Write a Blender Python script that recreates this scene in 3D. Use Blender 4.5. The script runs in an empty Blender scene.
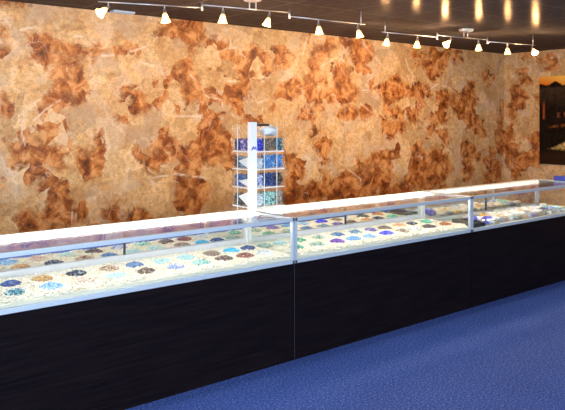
import bpy, bmesh, math, random
import numpy as np
from mathutils import Vector, Matrix
random.seed(7); rng = np.random.default_rng(7)
SC = bpy.context.scene
COL = SC.collection
PI = math.pi

# ------------------------------------------------------------------ camera
FPX, HEYE, HORIZON, YAW = 670.0, 1.5, 119.0, math.radians(38.9)
cam = bpy.data.cameras.new('camera'); camo = bpy.data.objects.new('camera', cam); COL.objects.link(camo)
cam.sensor_fit = 'HORIZONTAL'; cam.sensor_width = 36.0; cam.lens = 36.0*FPX/565.0
cam.shift_y = -(205.0-HORIZON)/565.0
cam.clip_start = 0.05; cam.clip_end = 200
camo.location = (0, 0, HEYE); camo.rotation_euler = (PI/2, 0, -YAW)
SC.camera = camo

# ------------------------------------------------------------------ world, daylight, exposure
SC.view_settings.view_transform = 'Standard'; SC.view_settings.look = 'None'
SC.view_settings.gamma = 1.0; SC.view_settings.use_curve_mapping = False
SC.view_settings.exposure = 0.0
try:
    SC.cycles.transparent_max_bounces = 40; SC.cycles.max_bounces = 10
    SC.cycles.glossy_bounces = 6; SC.cycles.use_denoising = True
    SC.cycles.sample_clamp_indirect = 6.0
    SC.cycles.caustics_reflective = False; SC.cycles.caustics_refractive = False
except Exception: pass
W = bpy.data.worlds.new('world'); SC.world = W; W.use_nodes = True
bg = W.node_tree.nodes['Background']
bg.inputs['Color'].default_value = (0.55, 0.72, 1.0, 1); bg.inputs['Strength'].default_value = 1.2

def area(name, loc, target, sx, sy, power, col):
    l = bpy.data.lights.new(name, 'AREA'); l.shape = 'RECTANGLE'; l.size = sx; l.size_y = sy
    l.energy = power; l.color = col
    o = bpy.data.objects.new(name, l); COL.objects.link(o); o.location = loc
    d = Vector(target)-Vector(loc)
    o.rotation_euler = d.to_track_quat('-Z', 'Y').to_euler()
    return o
# daylight coming in through the shop windows (front wall, y = -3, and left wall, x = -4)
DAY = (0.80, 0.90, 1.0)
area('daylight_front', (-0.9, -3.12, 1.40), (-0.6, 0.6, -0.6), 4.6, 1.9, 480, DAY)
area('daylight_side', (-4.12, 1.6, 1.40), (0, 1.3, -0.4), 4.4, 1.9, 250, DAY)
area('daylight_door', (4.4, -3.12, 1.2), (4.4, -1.2, -1.2), 1.7, 2.0, 110, DAY)

XL, XR, YF, YB, ZC = -4.0, 8.54, -3.0, 5.5, 2.435
PATCH_POLYGONS = [[(1.743,2.198),(1.878,2.25),(1.943,2.378),(1.993,2.359),(2.001,2.26),(2.06,2.207),(2.145,2.197),(2.267,2.173),(2.302,2.158),(2.41,2.27),(2.521,2.104),(2.383,2.026),(2.347,1.878),(2.383,1.698),(1.96,1.689),(2.034,1.865),(2.043,2.006),(1.814,1.896),(1.719,1.796),(1.673,1.922),(1.619,1.966),(1.766,2.055)],[(3.001,2.301),(3.095,2.42),(3.376,2.436),(3.432,2.278),(3.31,2.174),(3.201,2.242),(3.095,2.234),(2.991,2.116),(2.849,2.089),(2.909,2.175)],[(3.266,2.199),(3.332,2.204),(3.332,1.909),(3.244,1.962)],[(3.569,1.782),(3.709,1.885),(3.829,1.859),(4.014,1.916),(4.014,1.632),(3.709,1.628),(3.674,1.736)],[(4.809,2.393),(5.198,2.423),(5.244,2.303),(5.121,2.182),(5.0,2.098),(5.045,1.911),(4.823,1.969),(4.766,2.195)],[(5.37,2.379),(5.63,2.445),(5.764,2.337),(5.764,2.137),(5.564,2.069),(5.434,2.177)],[(4.351,1.856),(4.652,1.973),(4.795,1.837),(4.911,1.764),(4.823,1.729),(4.68,1.737),(4.541,1.649),(4.271,1.656),(4.167,1.675)],[(6.386,2.379),(7.239,2.409),(7.197,2.249),(7.072,2.047),(6.909,2.079),(6.769,2.226),(6.517,2.187)],[(6.023,1.969),(6.256,2.076),(6.386,1.921),(6.48,1.799),(6.293,1.709),(6.112,1.585),(6.112,1.379),(5.988,1.38),(5.935,1.787),(5.798,1.866)],[(7.072,1.812),(7.389,1.82),(7.608,2.0),(7.834,1.967),(7.904,1.79),(7.834,1.555),(7.608,1.419),(7.389,1.553),(7.282,1.685),(7.114,1.591),(7.031,1.682)],[(1.838,1.589),(1.935,1.697),(2.06,1.741),(2.338,1.749),(2.347,1.698),(2.188,1.635),(2.06,1.616),(2.018,1.558),(1.91,1.475)],[(1.581,1.413),(1.673,1.349),(1.735,1.428),(1.75,1.291),(1.935,1.311),(2.076,1.3),(2.128,1.198),(2.06,1.159),(2.188,1.07),(2.018,1.061),(1.935,1.123),(1.774,1.049),(1.673,1.015),(1.581,1.099)],[(2.231,1.237),(2.383,1.233),(2.41,1.388),(2.447,1.231),(2.438,1.101),(2.302,1.047),(2.214,1.085)],[(1.96,0.916),(2.06,1.009),(2.162,0.97),(2.249,0.854),(2.302,0.765),(2.293,0.621),(2.188,0.605),(1.935,0.631),(1.894,0.716)],[(2.596,1.509),(2.74,1.697),(2.909,1.619),(2.789,1.563),(2.644,1.491)],[(3.201,1.772),(3.421,1.778),(3.489,1.539),(3.365,1.567),(3.266,1.604)],[(2.889,1.4),(3.095,1.324),(3.255,1.207),(3.421,1.346),(3.477,1.539),(3.592,1.49),(3.769,1.292),(3.793,1.112),(3.627,0.952),(3.477,0.989),(3.31,0.997),(3.148,1.07),(2.991,1.05),(2.971,0.959),(2.869,1.082),(2.74,1.204),(2.789,1.311)],[(3.18,0.928),(3.511,0.958),(3.511,0.764),(3.365,0.584),(3.201,0.57),(3.18,0.741)],[(5.167,1.489),(5.198,1.658),(5.434,1.707),(5.73,1.582),(5.515,1.465),(5.354,1.443)],[(4.78,1.304),(4.97,1.401),(5.167,1.23),(5.045,1.066),(4.911,1.181)],[(4.472,1.119),(4.61,1.136),(4.795,0.923),(4.709,0.787),(4.61,0.9)],[(4.486,0.61),(4.68,0.713),(4.823,0.856),(5.121,0.818),(5.354,0.918),(5.596,0.965),(5.798,1.134),(6.023,1.151),(6.202,1.122),(6.256,0.875),(6.023,0.706),(5.849,0.61),(5.121,0.594),(4.68,0.563)],[(6.48,1.114),(6.909,1.127),(7.282,1.09),(7.389,0.821),(7.176,0.608),(6.671,0.577),(6.293,0.628),(6.442,0.841)],[(6.869,1.359),(7.239,1.381),(7.282,1.156),(7.176,1.093),(6.99,1.254)],[(7.834,1.006),(8.187,1.064),(8.482,0.84),(8.507,0.595),(8.187,0.572),(8.068,0.789)]]
PATCH_SPOTS = [(1.604,2.202,0.045,0.063),(1.611,2.029,0.046,0.071),(1.774,2.426,0.161,0.032),(2.577,2.107,0.115,0.07),(2.672,2.167,0.068,0.071),(2.75,2.101,0.079,0.081),(3.043,1.99,0.063,0.037),(3.159,1.977,0.085,0.056),(2.94,1.82,0.092,0.082),(2.92,1.911,0.051,0.055),(3.31,1.813,0.122,0.123),(3.201,1.904,0.087,0.057),(3.569,2.055,0.058,0.117),(3.745,2.173,0.145,0.04),(3.977,1.945,0.062,0.05),(2.77,1.689,0.079,0.054),(3.489,1.703,0.068,0.077),(3.977,2.147,0.126,0.05),(4.039,1.958,0.115,0.071),(4.206,2.006,0.118,0.093),(4.431,2.122,0.123,0.084),(5.322,1.944,0.112,0.114),(5.434,1.776,0.146,0.092),(3.927,1.772,0.075,0.101),(4.077,1.612,0.129,0.061),(4.337,1.615,0.135,0.084),(5.121,1.713,0.154,0.101),(5.434,1.603,0.196,0.092),(5.696,2.251,0.102,0.118),(6.671,1.74,0.158,0.177),(6.575,1.55,0.116,0.125),(8.092,2.115,0.119,0.112),(5.679,1.605,0.102,0.082),(6.202,1.427,0.146,0.098),(1.634,1.555,0.062,0.095),(1.619,1.674,0.038,0.048),(2.076,1.492,0.077,0.034),(1.798,0.685,0.064,0.049),(2.615,1.509,0.077,0.044),(3.674,1.687,0.095,0.099),(3.074,0.601,0.085,0.037),(3.89,1.64,0.124,0.11),(6.112,1.367,0.126,0.146),(6.202,1.585,0.146,0.122),(6.166,1.062,0.109,0.085),(6.594,1.613,0.156,0.1),(6.769,1.678,0.08,0.102),(7.135,1.513,0.168,0.091),(6.71,1.082,0.24,0.102),(7.631,1.595,0.226,0.163),(7.997,1.375,0.142,0.097),(7.653,1.08,0.159,0.163),(7.608,0.811,0.112,0.082),(8.457,1.414,0.101,0.286),(4.541,1.649,0.139,0.074),(7.498,2.292,0.11,0.068),(4.68,1.543,0.115,0.065),(4.077,1.571,0.181,0.061)]
PATCH_SPOTS_END = [(5.173,2.187,0.137,0.098),(5.344,1.941,0.125,0.086),(5.142,2.045,0.122,0.084),(5.25,1.796,0.154,0.113),(5.408,1.629,0.079,0.115),(5.408,1.271,0.111,0.142),(5.219,1.345,0.123,0.07),(5.005,1.21,0.059,0.125),(5.408,0.971,0.095,0.2),(5.142,0.927,0.122,0.056),(5.313,0.692,0.125,0.085),(5.142,2.367,0.151,0.084),(4.872,2.306,0.173,0.068),(4.799,2.193,0.114,0.055),(5.005,1.624,0.044,0.165),(5.096,0.651,0.091,0.084)]
TEARS = [[(1.96,2.429),(1.976,2.357),(2.009,2.278),(2.06,2.224),(2.162,2.207),(2.249,2.197)],[(1.735,2.213),(1.798,2.235),(1.862,2.248),(1.902,2.219)],[(2.293,2.004),(2.41,2.045),(2.539,2.061)],[(3.769,2.363),(3.781,2.225)],[(3.569,2.103),(3.627,2.156),(3.745,2.203),(3.865,2.211)],[(3.865,2.181),(4.014,2.079)],[(3.65,1.932),(3.745,1.876),(3.841,1.87)],[(3.31,1.918),(3.421,1.836),(3.489,1.722),(3.674,1.687),(3.674,1.628)],[(5.613,2.397),(5.798,2.268),(6.023,2.102)],[(6.769,1.844),(7.031,1.954),(7.261,1.909)],[(6.889,1.384),(7.135,1.186),(7.239,1.065)],[(1.758,1.492),(1.75,1.396),(1.774,1.291)],[(2.356,0.829),(2.392,0.741)],[(2.162,0.701),(2.188,0.74),(2.214,0.611)],[(5.63,1.838),(5.935,1.847)],[(5.596,1.686),(5.798,1.571)],[(4.78,2.391),(4.723,2.203)],[(5.515,2.552),(5.798,2.257)],[(5.275,1.001),(5.63,0.788)],[(2.909,1.609),(3.116,1.528),(3.421,1.529),(3.489,1.452)],[(4.014,1.774),(4.115,1.664),(4.297,1.719)],[(4.624,1.168),(4.823,1.053)],[(6.386,2.255),(6.556,1.926)],[(5.354,2.264),(5.0,2.087)],[(4.167,1.572),(4.193,1.655)],[(2.692,2.097),(2.889,2.173),(2.971,2.261)],[(2.789,2.013),(2.991,1.969),(3.043,1.879)],[(8.139,2.117),(8.333,1.969)],[(2.06,1.658),(1.935,1.574),(1.766,1.412)],[(2.889,0.963),(3.159,0.986),(3.489,0.93)]]

# ------------------------------------------------------------------ material helpers
MATS = {}
def new_mat(name):
    m = bpy.data.materials.new(name); m.use_nodes = True
    nt = m.node_tree; b = nt.nodes['Principled BSDF']
    return m, nt, b
def pmat(name, col, rough=0.5, metal=0.0, noise=0.0, nscale=20.0, spec=0.5, bump=0.0, bscale=200.0):
    if name in MATS: return MATS[name]
    m, nt, b = new_mat(name)
    b.inputs['Roughness'].default_value = rough; b.inputs['Metallic'].default_value = metal
    b.inputs['Specular IOR Level'].default_value = spec
    if noise > 0:
        tc = nt.nodes.new('ShaderNodeTexCoord'); n = nt.nodes.new('ShaderNodeTexNoise'); n.inputs['Scale'].default_value = nscale
        r = nt.nodes.new('ShaderNodeValToRGB')
        r.color_ramp.elements[0].position = 0.3; r.color_ramp.elements[1].position = 0.7
        r.color_ramp.elements[0].color = tuple(max(0, c*(1-noise)) for c in col)+(1,)
        r.color_ramp.elements[1].color = tuple(min(1, c*(1+noise)) for c in col)+(1,)
        nt.links.new(tc.outputs['Object'], n.inputs['Vector']); nt.links.new(n.outputs['Fac'], r.inputs['Fac'])
        nt.links.new(r.outputs['Color'], b.inputs['Base Color'])
    else:
        b.inputs['Base Color'].default_value = tuple(col)+(1,)
    if bump > 0:
        tc = nt.nodes.new('ShaderNodeTexCoord'); n = nt.nodes.new('ShaderNodeTexNoise'); n.inputs['Scale'].default_value = bscale
        bp = nt.nodes.new('ShaderNodeBump'); bp.inputs['Strength'].default_value = bump; bp.inputs['Distance'].default_value = 0.004
        nt.links.new(tc.outputs['Object'], n.inputs['Vector']); nt.links.new(n.outputs['Fac'], bp.inputs['Height'])
        nt.links.new(bp.outputs['Normal'], b.inputs['Normal'])
    MATS[name] = m; return m
def emat(name, col, strength):
    if name in MATS: return MATS[name]
    m, nt, b = new_mat(name)
    b.inputs['Base Color'].default_value = tuple(col)+(1,)
    b.inputs['Emission Color'].default_value = tuple(col)+(1,); b.inputs['Emission Strength'].default_value = strength
    MATS[name] = m; return m
def glass_mat(name, tint=(0.97, 0.99, 0.98), gain=1.0, base=0.04, haze=0.0):
    """thin clear pane: Schlick mix of straight-through and mirror, plus a little haze of dust"""
    if name in MATS: return MATS[name]
    m, nt, b = new_mat(name)
    N = nt.nodes; L = nt.links
    lw = N.new('ShaderNodeLayerWeight'); lw.inputs['Blend'].default_value = 0.5
    p = N.new('ShaderNodeMath'); p.operation = 'POWER'; p.inputs[1].default_value = 5.0
    mu = N.new('ShaderNodeMath'); mu.operation = 'MULTIPLY_ADD'; mu.inputs[1].default_value = (1-base)*gain; mu.inputs[2].default_value = base
    L.new(lw.outputs['Facing'], p.inputs[0]); L.new(p.outputs[0], mu.inputs[0])
    tr = N.new('ShaderNodeBsdfTransparent'); tr.inputs['Color'].default_value = tuple(tint)+(1,)
    gl = N.new('ShaderNodeBsdfGlossy'); gl.inputs['Roughness'].default_value = 0.02; gl.inputs['Color'].default_value = (1, 1, 1, 1)
    mx = N.new('ShaderNodeMixShader')
    L.new(mu.outputs[0], mx.inputs[0]); L.new(tr.outputs[0], mx.inputs[1]); L.new(gl.outputs[0], mx.inputs[2])
    out = N['Material Output']; last = mx
    if haze > 0:
        df = N.new('ShaderNodeBsdfDiffuse'); df.inputs['Color'].default_value = (0.85, 0.88, 0.9, 1)
        m2 = N.new('ShaderNodeMixShader'); m2.inputs[0].default_value = haze
        L.new(mx.outputs[0], m2.inputs[1]); L.new(df.outputs[0], m2.inputs[2]); last = m2
    L.new(last.outputs[0], out.inputs['Surface'])
    N.remove(b); MATS[name] = m; return m

# ------------------------------------------------------------------ mesh helpers
class MB:
    """collects shapes, then becomes ONE mesh object"""
    def __init__(s): s.v = []; s.f = []; s.m = []; s.smooth = []
    def add(s, verts, faces, mi=0, sm=False):
        o = len(s.v); s.v += [tuple(v) for v in verts]
        s.f += [tuple(i+o for i in f) for f in faces]; s.m += [mi]*len(faces); s.smooth += [sm]*len(faces); return s
    def box(s, x0, x1, y0, y1, z0, z1, bev=0.0, mi=0, M=None):
        bm = bmesh.new(); bmesh.ops.create_cube(bm, size=1.0)
        for v in bm.verts:
            v.co = Vector(((x0+x1)/2+v.co.x*(x1-x0), (y0+y1)/2+v.co.y*(y1-y0), (z0+z1)/2+v.co.z*(z1-z0)))
        if bev > 0: bmesh.ops.bevel(bm, geom=bm.edges[:], offset=bev, segments=2, affect='EDGES', profile=0.7)
        if M is not None: bm.transform(M)
        bm.verts.index_update()
        s.add([v.co[:] for v in bm.verts], [[v.index for v in f.verts] for f in bm.faces], mi); bm.free(); return s
    def lathe(s, prof, M=None, n=20, mi=0, caps=True):
        """profile of (radius, z) turned about z"""
        vs = []; fs = []
        for r, z in prof:
            for k in range(n):
                a = 2*PI*k/n; p = Vector((r*math.cos(a), r*math.sin(a), z)); vs.append(M @ p if M is not None else p)
        for i in range(len(prof)-1):
            for k in range(n):
                fs.append((i*n+k, i*n+(k+1) % n, (i+1)*n+(k+1) % n, (i+1)*n+k))
        if caps:
            fs.append(tuple(range(n))[::-1]); fs.append(tuple((len(prof)-1)*n+k for k in range(n)))
        s.add([v[:] for v in vs], fs, mi, True); return s
    def tube(s, a, b, r, n=10, mi=0):
        a = Vector(a); b = Vector(b); d = b-a
        M = Matrix.Translation(a) @ d.to_track_quat('Z', 'Y').to_matrix().to_4x4()
        return s.lathe([(r, 0), (r, d.length)], M, n, mi)
    def build(s, name, mats, parent=None, loc=None):
        me = bpy.data.meshes.new(name); me.from_pydata(s.v, [], s.f); me.update()
        for m in (mats if isinstance(mats, (list, tuple)) else [mats]): me.materials.append(m)
        me.polygons.foreach_set('material_index', s.m); me.polygons.foreach_set('use_smooth', s.smooth)
        o = bpy.data.objects.new(name, me); COL.objects.link(o)
        if parent is not None: o.parent = parent
        if loc is not None: o.location = loc
        return o
def fast_mesh(name, v, f, mi, mats, parent=None, smooth=False):
    v = np.asarray(v, dtype=np.float32); f = np.asarray(f, dtype=np.int32)
    me = bpy.data.meshes.new(name); k = f.shape[1]
    me.vertices.add(len(v)); me.vertices.foreach_set('co', v.ravel())
    me.loops.add(f.size); me.loops.foreach_set('vertex_index', f.ravel())
    me.polygons.add(len(f)); me.polygons.foreach_set('loop_start', np.arange(0, f.size, k, dtype=np.int32))
    me.polygons.foreach_set('material_index', np.asarray(mi, dtype=np.int32))
    me.polygons.foreach_set('use_smooth', np.full(len(f), smooth))
    me.update(calc_edges=True); me.validate()
    for m in mats: me.materials.append(m)
    o = bpy.data.objects.new(name, me); COL.objects.link(o)
    if parent is not None: o.parent = parent
    return o
def ico():
    bm = bmesh.new(); bmesh.ops.create_icosphere(bm, subdivisions=1, radius=1.0); bm.verts.index_update()
    v = np.array([x.co[:] for x in bm.verts]); f = np.array([[x.index for x in p.verts] for p in bm.faces]); bm.free(); return v, f
ICO_V, ICO_F = ico()
def grains(pos, size, squash=(1, 1, 1), jitter=0.25):
    """numpy arrays of many small lumps at the given points"""
    n = len(pos); nv = len(ICO_V)
    sc = size[:, None]*(1+jitter*(rng.random((n, 3))-.5)*2)*np.array(squash)
    a = rng.random(n)*2*PI; c, s_ = np.cos(a), np.sin(a)
    V = ICO_V[None]*sc[:, None]
    X = V[..., 0]*c[:, None]-V[..., 1]*s_[:, None]; Y = V[..., 0]*s_[:, None]+V[..., 1]*c[:, None]
    V = np.stack([X, Y, V[..., 2]], -1)+pos[:, None]
    F = ICO_F[None]+(np.arange(n)*nv)[:, None, None]
    return V.reshape(-1, 3), F.reshape(-1, 3), len(ICO_F)
def tag(o, label=None, cat=None, group=None, kind=None):
    if label: o['label'] = label
    if cat: o['category'] = cat
    if group: o['group'] = group
    if kind: o['kind'] = kind
    return o
def thing(name, label, cat, loc=(0, 0, 0), rz=0.0, group=None):
    o = bpy.data.objects.new(name, None); COL.objects.link(o); o.empty_display_size = 0.1
    o.location = loc; o.rotation_euler = (0, 0, rz)
    return tag(o, label, cat, group)
def structure(o, label=None): return tag(o, label, None, None, 'structure')

# ------------------------------------------------------------------ the marbled torn-paper wall
def wall_material():
    m, nt, b = new_mat('marbled_torn_paper')
    N = nt.nodes; L = nt.links
    geo = N.new('ShaderNodeTexCoord')
    def noise(scale, detail=4, rough=0.6, dist=0.0, off=(0, 0, 0)):
        mp = N.new('ShaderNodeMapping'); mp.inputs['Location'].default_value = off
        n = N.new('ShaderNodeTexNoise'); n.inputs['Scale'].default_value = scale; n.inputs['Detail'].default_value = detail
        n.inputs['Roughness'].default_value = rough; n.inputs['Distortion'].default_value = dist
        L.new(geo.outputs['Object'], mp.inputs['Vector']); L.new(mp.outputs[0], n.inputs['Vector']); return n.outputs['Fac']
    def math_(op, a, bb, c=None, clamp=False):
        n = N.new('ShaderNodeMath'); n.operation = op; n.use_clamp = clamp
        for i, x in enumerate((a, bb, c)):
            if x is None: continue
            if isinstance(x, (int, float)): n.inputs[i].default_value = x
            else: L.new(x, n.inputs[i])
        return n.outputs[0]
    def ramp(fac, els):
        r = N.new('ShaderNodeValToRGB')
        while len(r.color_ramp.elements) < len(els): r.color_ramp.elements.new(0.5)
        for e, (p, c) in zip(r.color_ramp.elements, els): e.position = p; e.color = c+(1,)
        L.new(fac, r.inputs['Fac']); return r.outputs['Color']
    def mix(fac, a, bb):
        n = N.new('ShaderNodeMix'); n.data_type = 'RGBA'
        if isinstance(fac, (int, float)): n.inputs[0].default_value = fac
        else: L.new(fac, n.inputs[0])
        for i, x in ((6, a), (7, bb)):
            if isinstance(x, tuple): n.inputs[i].default_value = x+(1,)
            else: L.new(x, n.inputs[i])
        return n.outputs[2]
    at = N.new('ShaderNodeAttribute'); at.attribute_name = 'patch'
    te = N.new('ShaderNodeAttribute'); te.attribute_name = 'tear'
    # mask of the dark torn sheets, edge made ragged
    vor = N.new('ShaderNodeTexVoronoi'); vor.inputs['Scale'].default_value = 4.4; vor.inputs['Randomness'].default_value = 1.0
    nw = N.new('ShaderNodeTexNoise'); nw.inputs['Scale'].default_value = 6.0; nw.inputs['Detail'].default_value = 3; L.new(geo.outputs['Object'], nw.inputs['Vector'])
    sw = N.new('ShaderNodeVectorMath'); sw.operation = 'SCALE'; sw.inputs['Scale'].default_value = 0.20; L.new(nw.outputs['Color'], sw.inputs[0])
    aw = N.new('ShaderNodeVectorMath'); aw.operation = 'ADD'; L.new(geo.outputs['Object'], aw.inputs[0]); L.new(sw.outputs[0], aw.inputs[1])
    L.new(aw.outputs[0], vor.inputs['Vector'])
    sepv = N.new('ShaderNodeSeparateColor'); L.new(vor.outputs['Color'], sepv.inputs[0])
    n1 = noise(7, 5, 0.65, 0.5); n2 = noise(24, 4, 0.6, 0.3, (3, 1, 2)); n3 = noise(60, 3, 0.6, 0, (7, 0, 2)); n4 = noise(3.0, 3, 0.55, 0.8, (11, 4, 5))
    base = math_('MULTIPLY_ADD', math_('SUBTRACT', n1, 0.5), 0.55, at.outputs['Fac'])
    base = math_('MULTIPLY_ADD', math_('SUBTRACT', sepv.outputs[0], 0.5), 0.60, base)
    base = math_('MULTIPLY_ADD', math_('SUBTRACT', n2, 0.5), 0.30, base)
    mr = N.new('ShaderNodeMapRange'); mr.interpolation_type = 'SMOOTHSTEP'
    mr.inputs['From Min'].default_value = 0.385; mr.inputs['From Max'].default_value = 0.565
    L.new(base, mr.inputs['Value']); dark = mr.outputs[0]
    # pale sheets: ochre, cream, greyish mottling
    tan = ramp(n1, [(0.28, (0.56, 0.28, 0.10)), (0.45, (0.72, 0.45, 0.195)), (0.60, (0.82, 0.57, 0.30)), (0.75, (0.68, 0.52, 0.35))])
    tan = mix(math_('MULTIPLY', ramp(n2, [(0.46, (0, 0, 0)), (0.62, (1, 1, 1))]), 0.42), tan, (0.33, 0.18, 0.085))
    tan = mix(ramp(n3, [(0.50, (0, 0, 0)), (0.64, (0.45, 0.45, 0.45))]), tan, (0.32, 0.18, 0.09))
    tan = mix(ramp(n4, [(0.50, (0, 0, 0)), (0.64, (0.5, 0.5, 0.5))]), tan, (0.58, 0.45, 0.34))
    tone = ramp(sepv.outputs[1], [(0.0, (0.78, 0.73, 0.67)), (1.0, (1.10, 1.09, 1.08))])
    tm = N.new('ShaderNodeMix'); tm.data_type = 'RGBA'; tm.blend_type = 'MULTIPLY'; tm.inputs[0].default_value = 1.0
    L.new(tan, tm.inputs[6]); L.new(tone, tm.inputs[7]); tan = tm.outputs[2]
    n5 = noise(8.5, 5, 0.66, 0.55, (5, 8, 2))
    # dark sheets: russet to umber
    brown = ramp(n5, [(0.33, (0.085, 0.024, 0.005)), (0.42, (0.27, 0.072, 0.013)), (0.50, (0.49, 0.170, 0.038)), (0.60, (0.70, 0.34, 0.12))])
    brown = mix(ramp(n1, [(0.36, (0.7, 0.7, 0.7)), (0.50, (0, 0, 0))]), brown, (0.17, 0.050, 0.012))
    col = mix(dark, tan, brown)
    # torn white edges: along the sheet borders here and there, and the long tears
    ed = math_('SUBTRACT', 1.0, math_('MULTIPLY', math_('ABSOLUTE', math_('SUBTRACT', base, 0.40), None), 16.0), None, True)
    ed = math_('MULTIPLY', ed, ramp(noise(4.5, 2, 0.5, 0, (1, 9, 4)), [(0.55, (0, 0, 0)), (0.66, (0.42, 0.42, 0.42))]))
    tl = math_('MULTIPLY', te.outputs['Fac'], ramp(noise(9, 2, 0.5, 0, (4, 4, 1)), [(0.38, (0.05, 0.05, 0.05)), (0.55, (0.85, 0.85, 0.85))]))
    ve = N.new('ShaderNodeTexVoronoi'); ve.feature = 'DISTANCE_TO_EDGE'; ve.inputs['Scale'].default_value = 2.6
    wv = N.new('ShaderNodeVectorMath'); wv.operation = 'ADD'
    nn = N.new('ShaderNodeTexNoise'); nn.inputs['Scale'].default_value = 5.0; L.new(geo.outputs['Object'], nn.inputs['Vector'])
    sc = N.new('ShaderNodeVectorMath'); sc.operation = 'SCALE'; sc.inputs['Scale'].default_value = 0.35
    L.new(nn.outputs['Color'], sc.inputs[0]); L.new(geo.outputs['Object'], wv.inputs[0]); L.new(sc.outputs[0], wv.inputs[1]); L.new(wv.outputs[0], ve.inputs['Vector'])
    vl = math_('SUBTRACT', 1.0, math_('MULTIPLY', ve.outputs['Distance'], 55.0), None, True)
    vl = math_('MULTIPLY', vl, ramp(n4, [(0.50, (0, 0, 0)), (0.58, (0.35, 0.35, 0.35))]))
    edge = math_('MAXIMUM', math_('MAXIMUM', ed, tl), vl)
    col = mix(edge, col, (0.85, 0.74, 0.60))
    # small pale flecks
    fl = ramp(noise(45, 1, 0.4, 0, (2, 2, 9)), [(0.73, (0, 0, 0)), (0.78, (0.30, 0.30, 0.30))])
    col = mix(fl, col, (0.80, 0.66, 0.50))
    L.new(col, b.inputs['Base Color'])
    b.inputs['Roughness'].default_value = 0.42; b.inputs['Specular IOR Level'].default_value = 0.35
    bp = N.new('ShaderNodeBump'); bp.inputs['Strength'].default_value = 0.35; bp.inputs['Distance'].default_value = 0.006
    L.new(math_('ADD', math_('MULTIPLY', n2, 0.6), math_('MULTIPLY', edge, 0.5)), bp.inputs['Height']); L.new(bp.outputs[0], b.inputs['Normal'])
    return m
WALLM = wall_material()

def seg_dist(U, V, pts, closed):
    d = np.full(U.shape, 1e9)
    n = len(pts); rg = range(n if closed else n-1)
    for i in rg:
        (ax, ay), (bx, by) = pts[i], pts[(i+1) % n]
        dx, dy = bx-ax, by-ay; l2 = dx*dx+dy*dy+1e-12
        t = np.clip(((U-ax)*dx+(V-ay)*dy)/l2, 0, 1)
        d = np.minimum(d, np.hypot(U-ax-t*dx, V-ay-t*dy))
    return d
def inside(U, V, pts):
    c = np.zeros(U.shape, bool); n = len(pts)
    for i in range(n):
        (ax, ay), (bx, by) = pts[i], pts[(i+1) % n]
        if ay == by: continue
        k = ((ay > V) != (by > V)) & (U < (bx-ax)*(V-ay)/(by-ay)+ax); c ^= k
    return c
def patch_field(U, V, polys, spots, tears):
    sd = np.full(U.shape, 9.0)
    for p in polys:
        d = seg_dist(U, V, p, True); sd = np.minimum(sd, np.where(inside(U, V, p), -d, d))
    for cx, cy, rx, ry in spots:
        q = np.hypot((U-cx)/rx, (V-cy)/ry); sd = np.minimum(sd, (q-1)*min(rx, ry))
    m = np.clip(0.5-sd/0.30, 0.0, 0.85)
    t = np.zeros(U.shape)
    for p in tears: t = np.maximum(t, np.clip(1.15-seg_dist(U, V, p, False)/0.0085, 0, 1))
    return m, t
def grid_wall(name, us, vs, place, m, t, flip=False):
    nu, nv = len(us), len(vs)
    V = np.array([place(u, v) for v in vs for u in us])
    i = np.arange((nv-1)*nu).reshape(nv-1, nu)[:, :-1].ravel()
    F = np.stack([i, i+1, i+1+nu, i+nu], -1)
    if flip: F = F[:, ::-1]
    o = fast_mesh(name, V, F, np.zeros(len(F), int), [WALLM])
    for nm, arr in (('patch', m), ('tear', t)):
        a = o.data.attributes.new(nm, 'FLOAT', 'POINT'); a.data.foreach_set('value', arr.ravel().astype(np.float32))
    return o
us = np.concatenate([np.arange(XL, 1.3, 0.1), np.arange(1.3, XR, 0.0125), [XR]])
vs = np.append(np.arange(0, 0.8, 0.1), np.append(np.arange(0.8, ZC, 0.0125), ZC))
U, V = np.meshgrid(us, vs)
left_spots = [(-3.3, 1.9, .5, .3), (-2.2, 1.2, .4, .5), (-1.1, 2.0, .5, .25), (-.2, 1.1, .5, .35), (.6, 1.8, .35, .45), (1.2, 1.0, .25, .3)]
low = [(x, 0.35+0.25*math.sin(x*3.1), 0.28, 0.2) for x in np.arange(-3.6, 8.4, 0.9)]
m, t = patch_field(U, V, PATCH_POLYGONS, PATCH_SPOTS+left_spots+low, TEARS)
structure(grid_wall('wall_back', us, vs, lambda u, v: (u, YB, v), m, t))
us = np.concatenate([np.arange(YF, 3.9, 0.1), np.arange(3.9, YB, 0.0125), [YB]])
U, V = np.meshgrid(us, vs)
more = [(y, 1.1+0.6*math.sin(y*2.3), .3, .35) for y in np.arange(-2.6, 4.2, 0.8)]
m, t = patch_field(U, V, [], PATCH_SPOTS_END+more, [])
structure(grid_wall('wall_right', us, vs, lambda u, v: (XR, u, v), m, t, flip=True))

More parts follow.
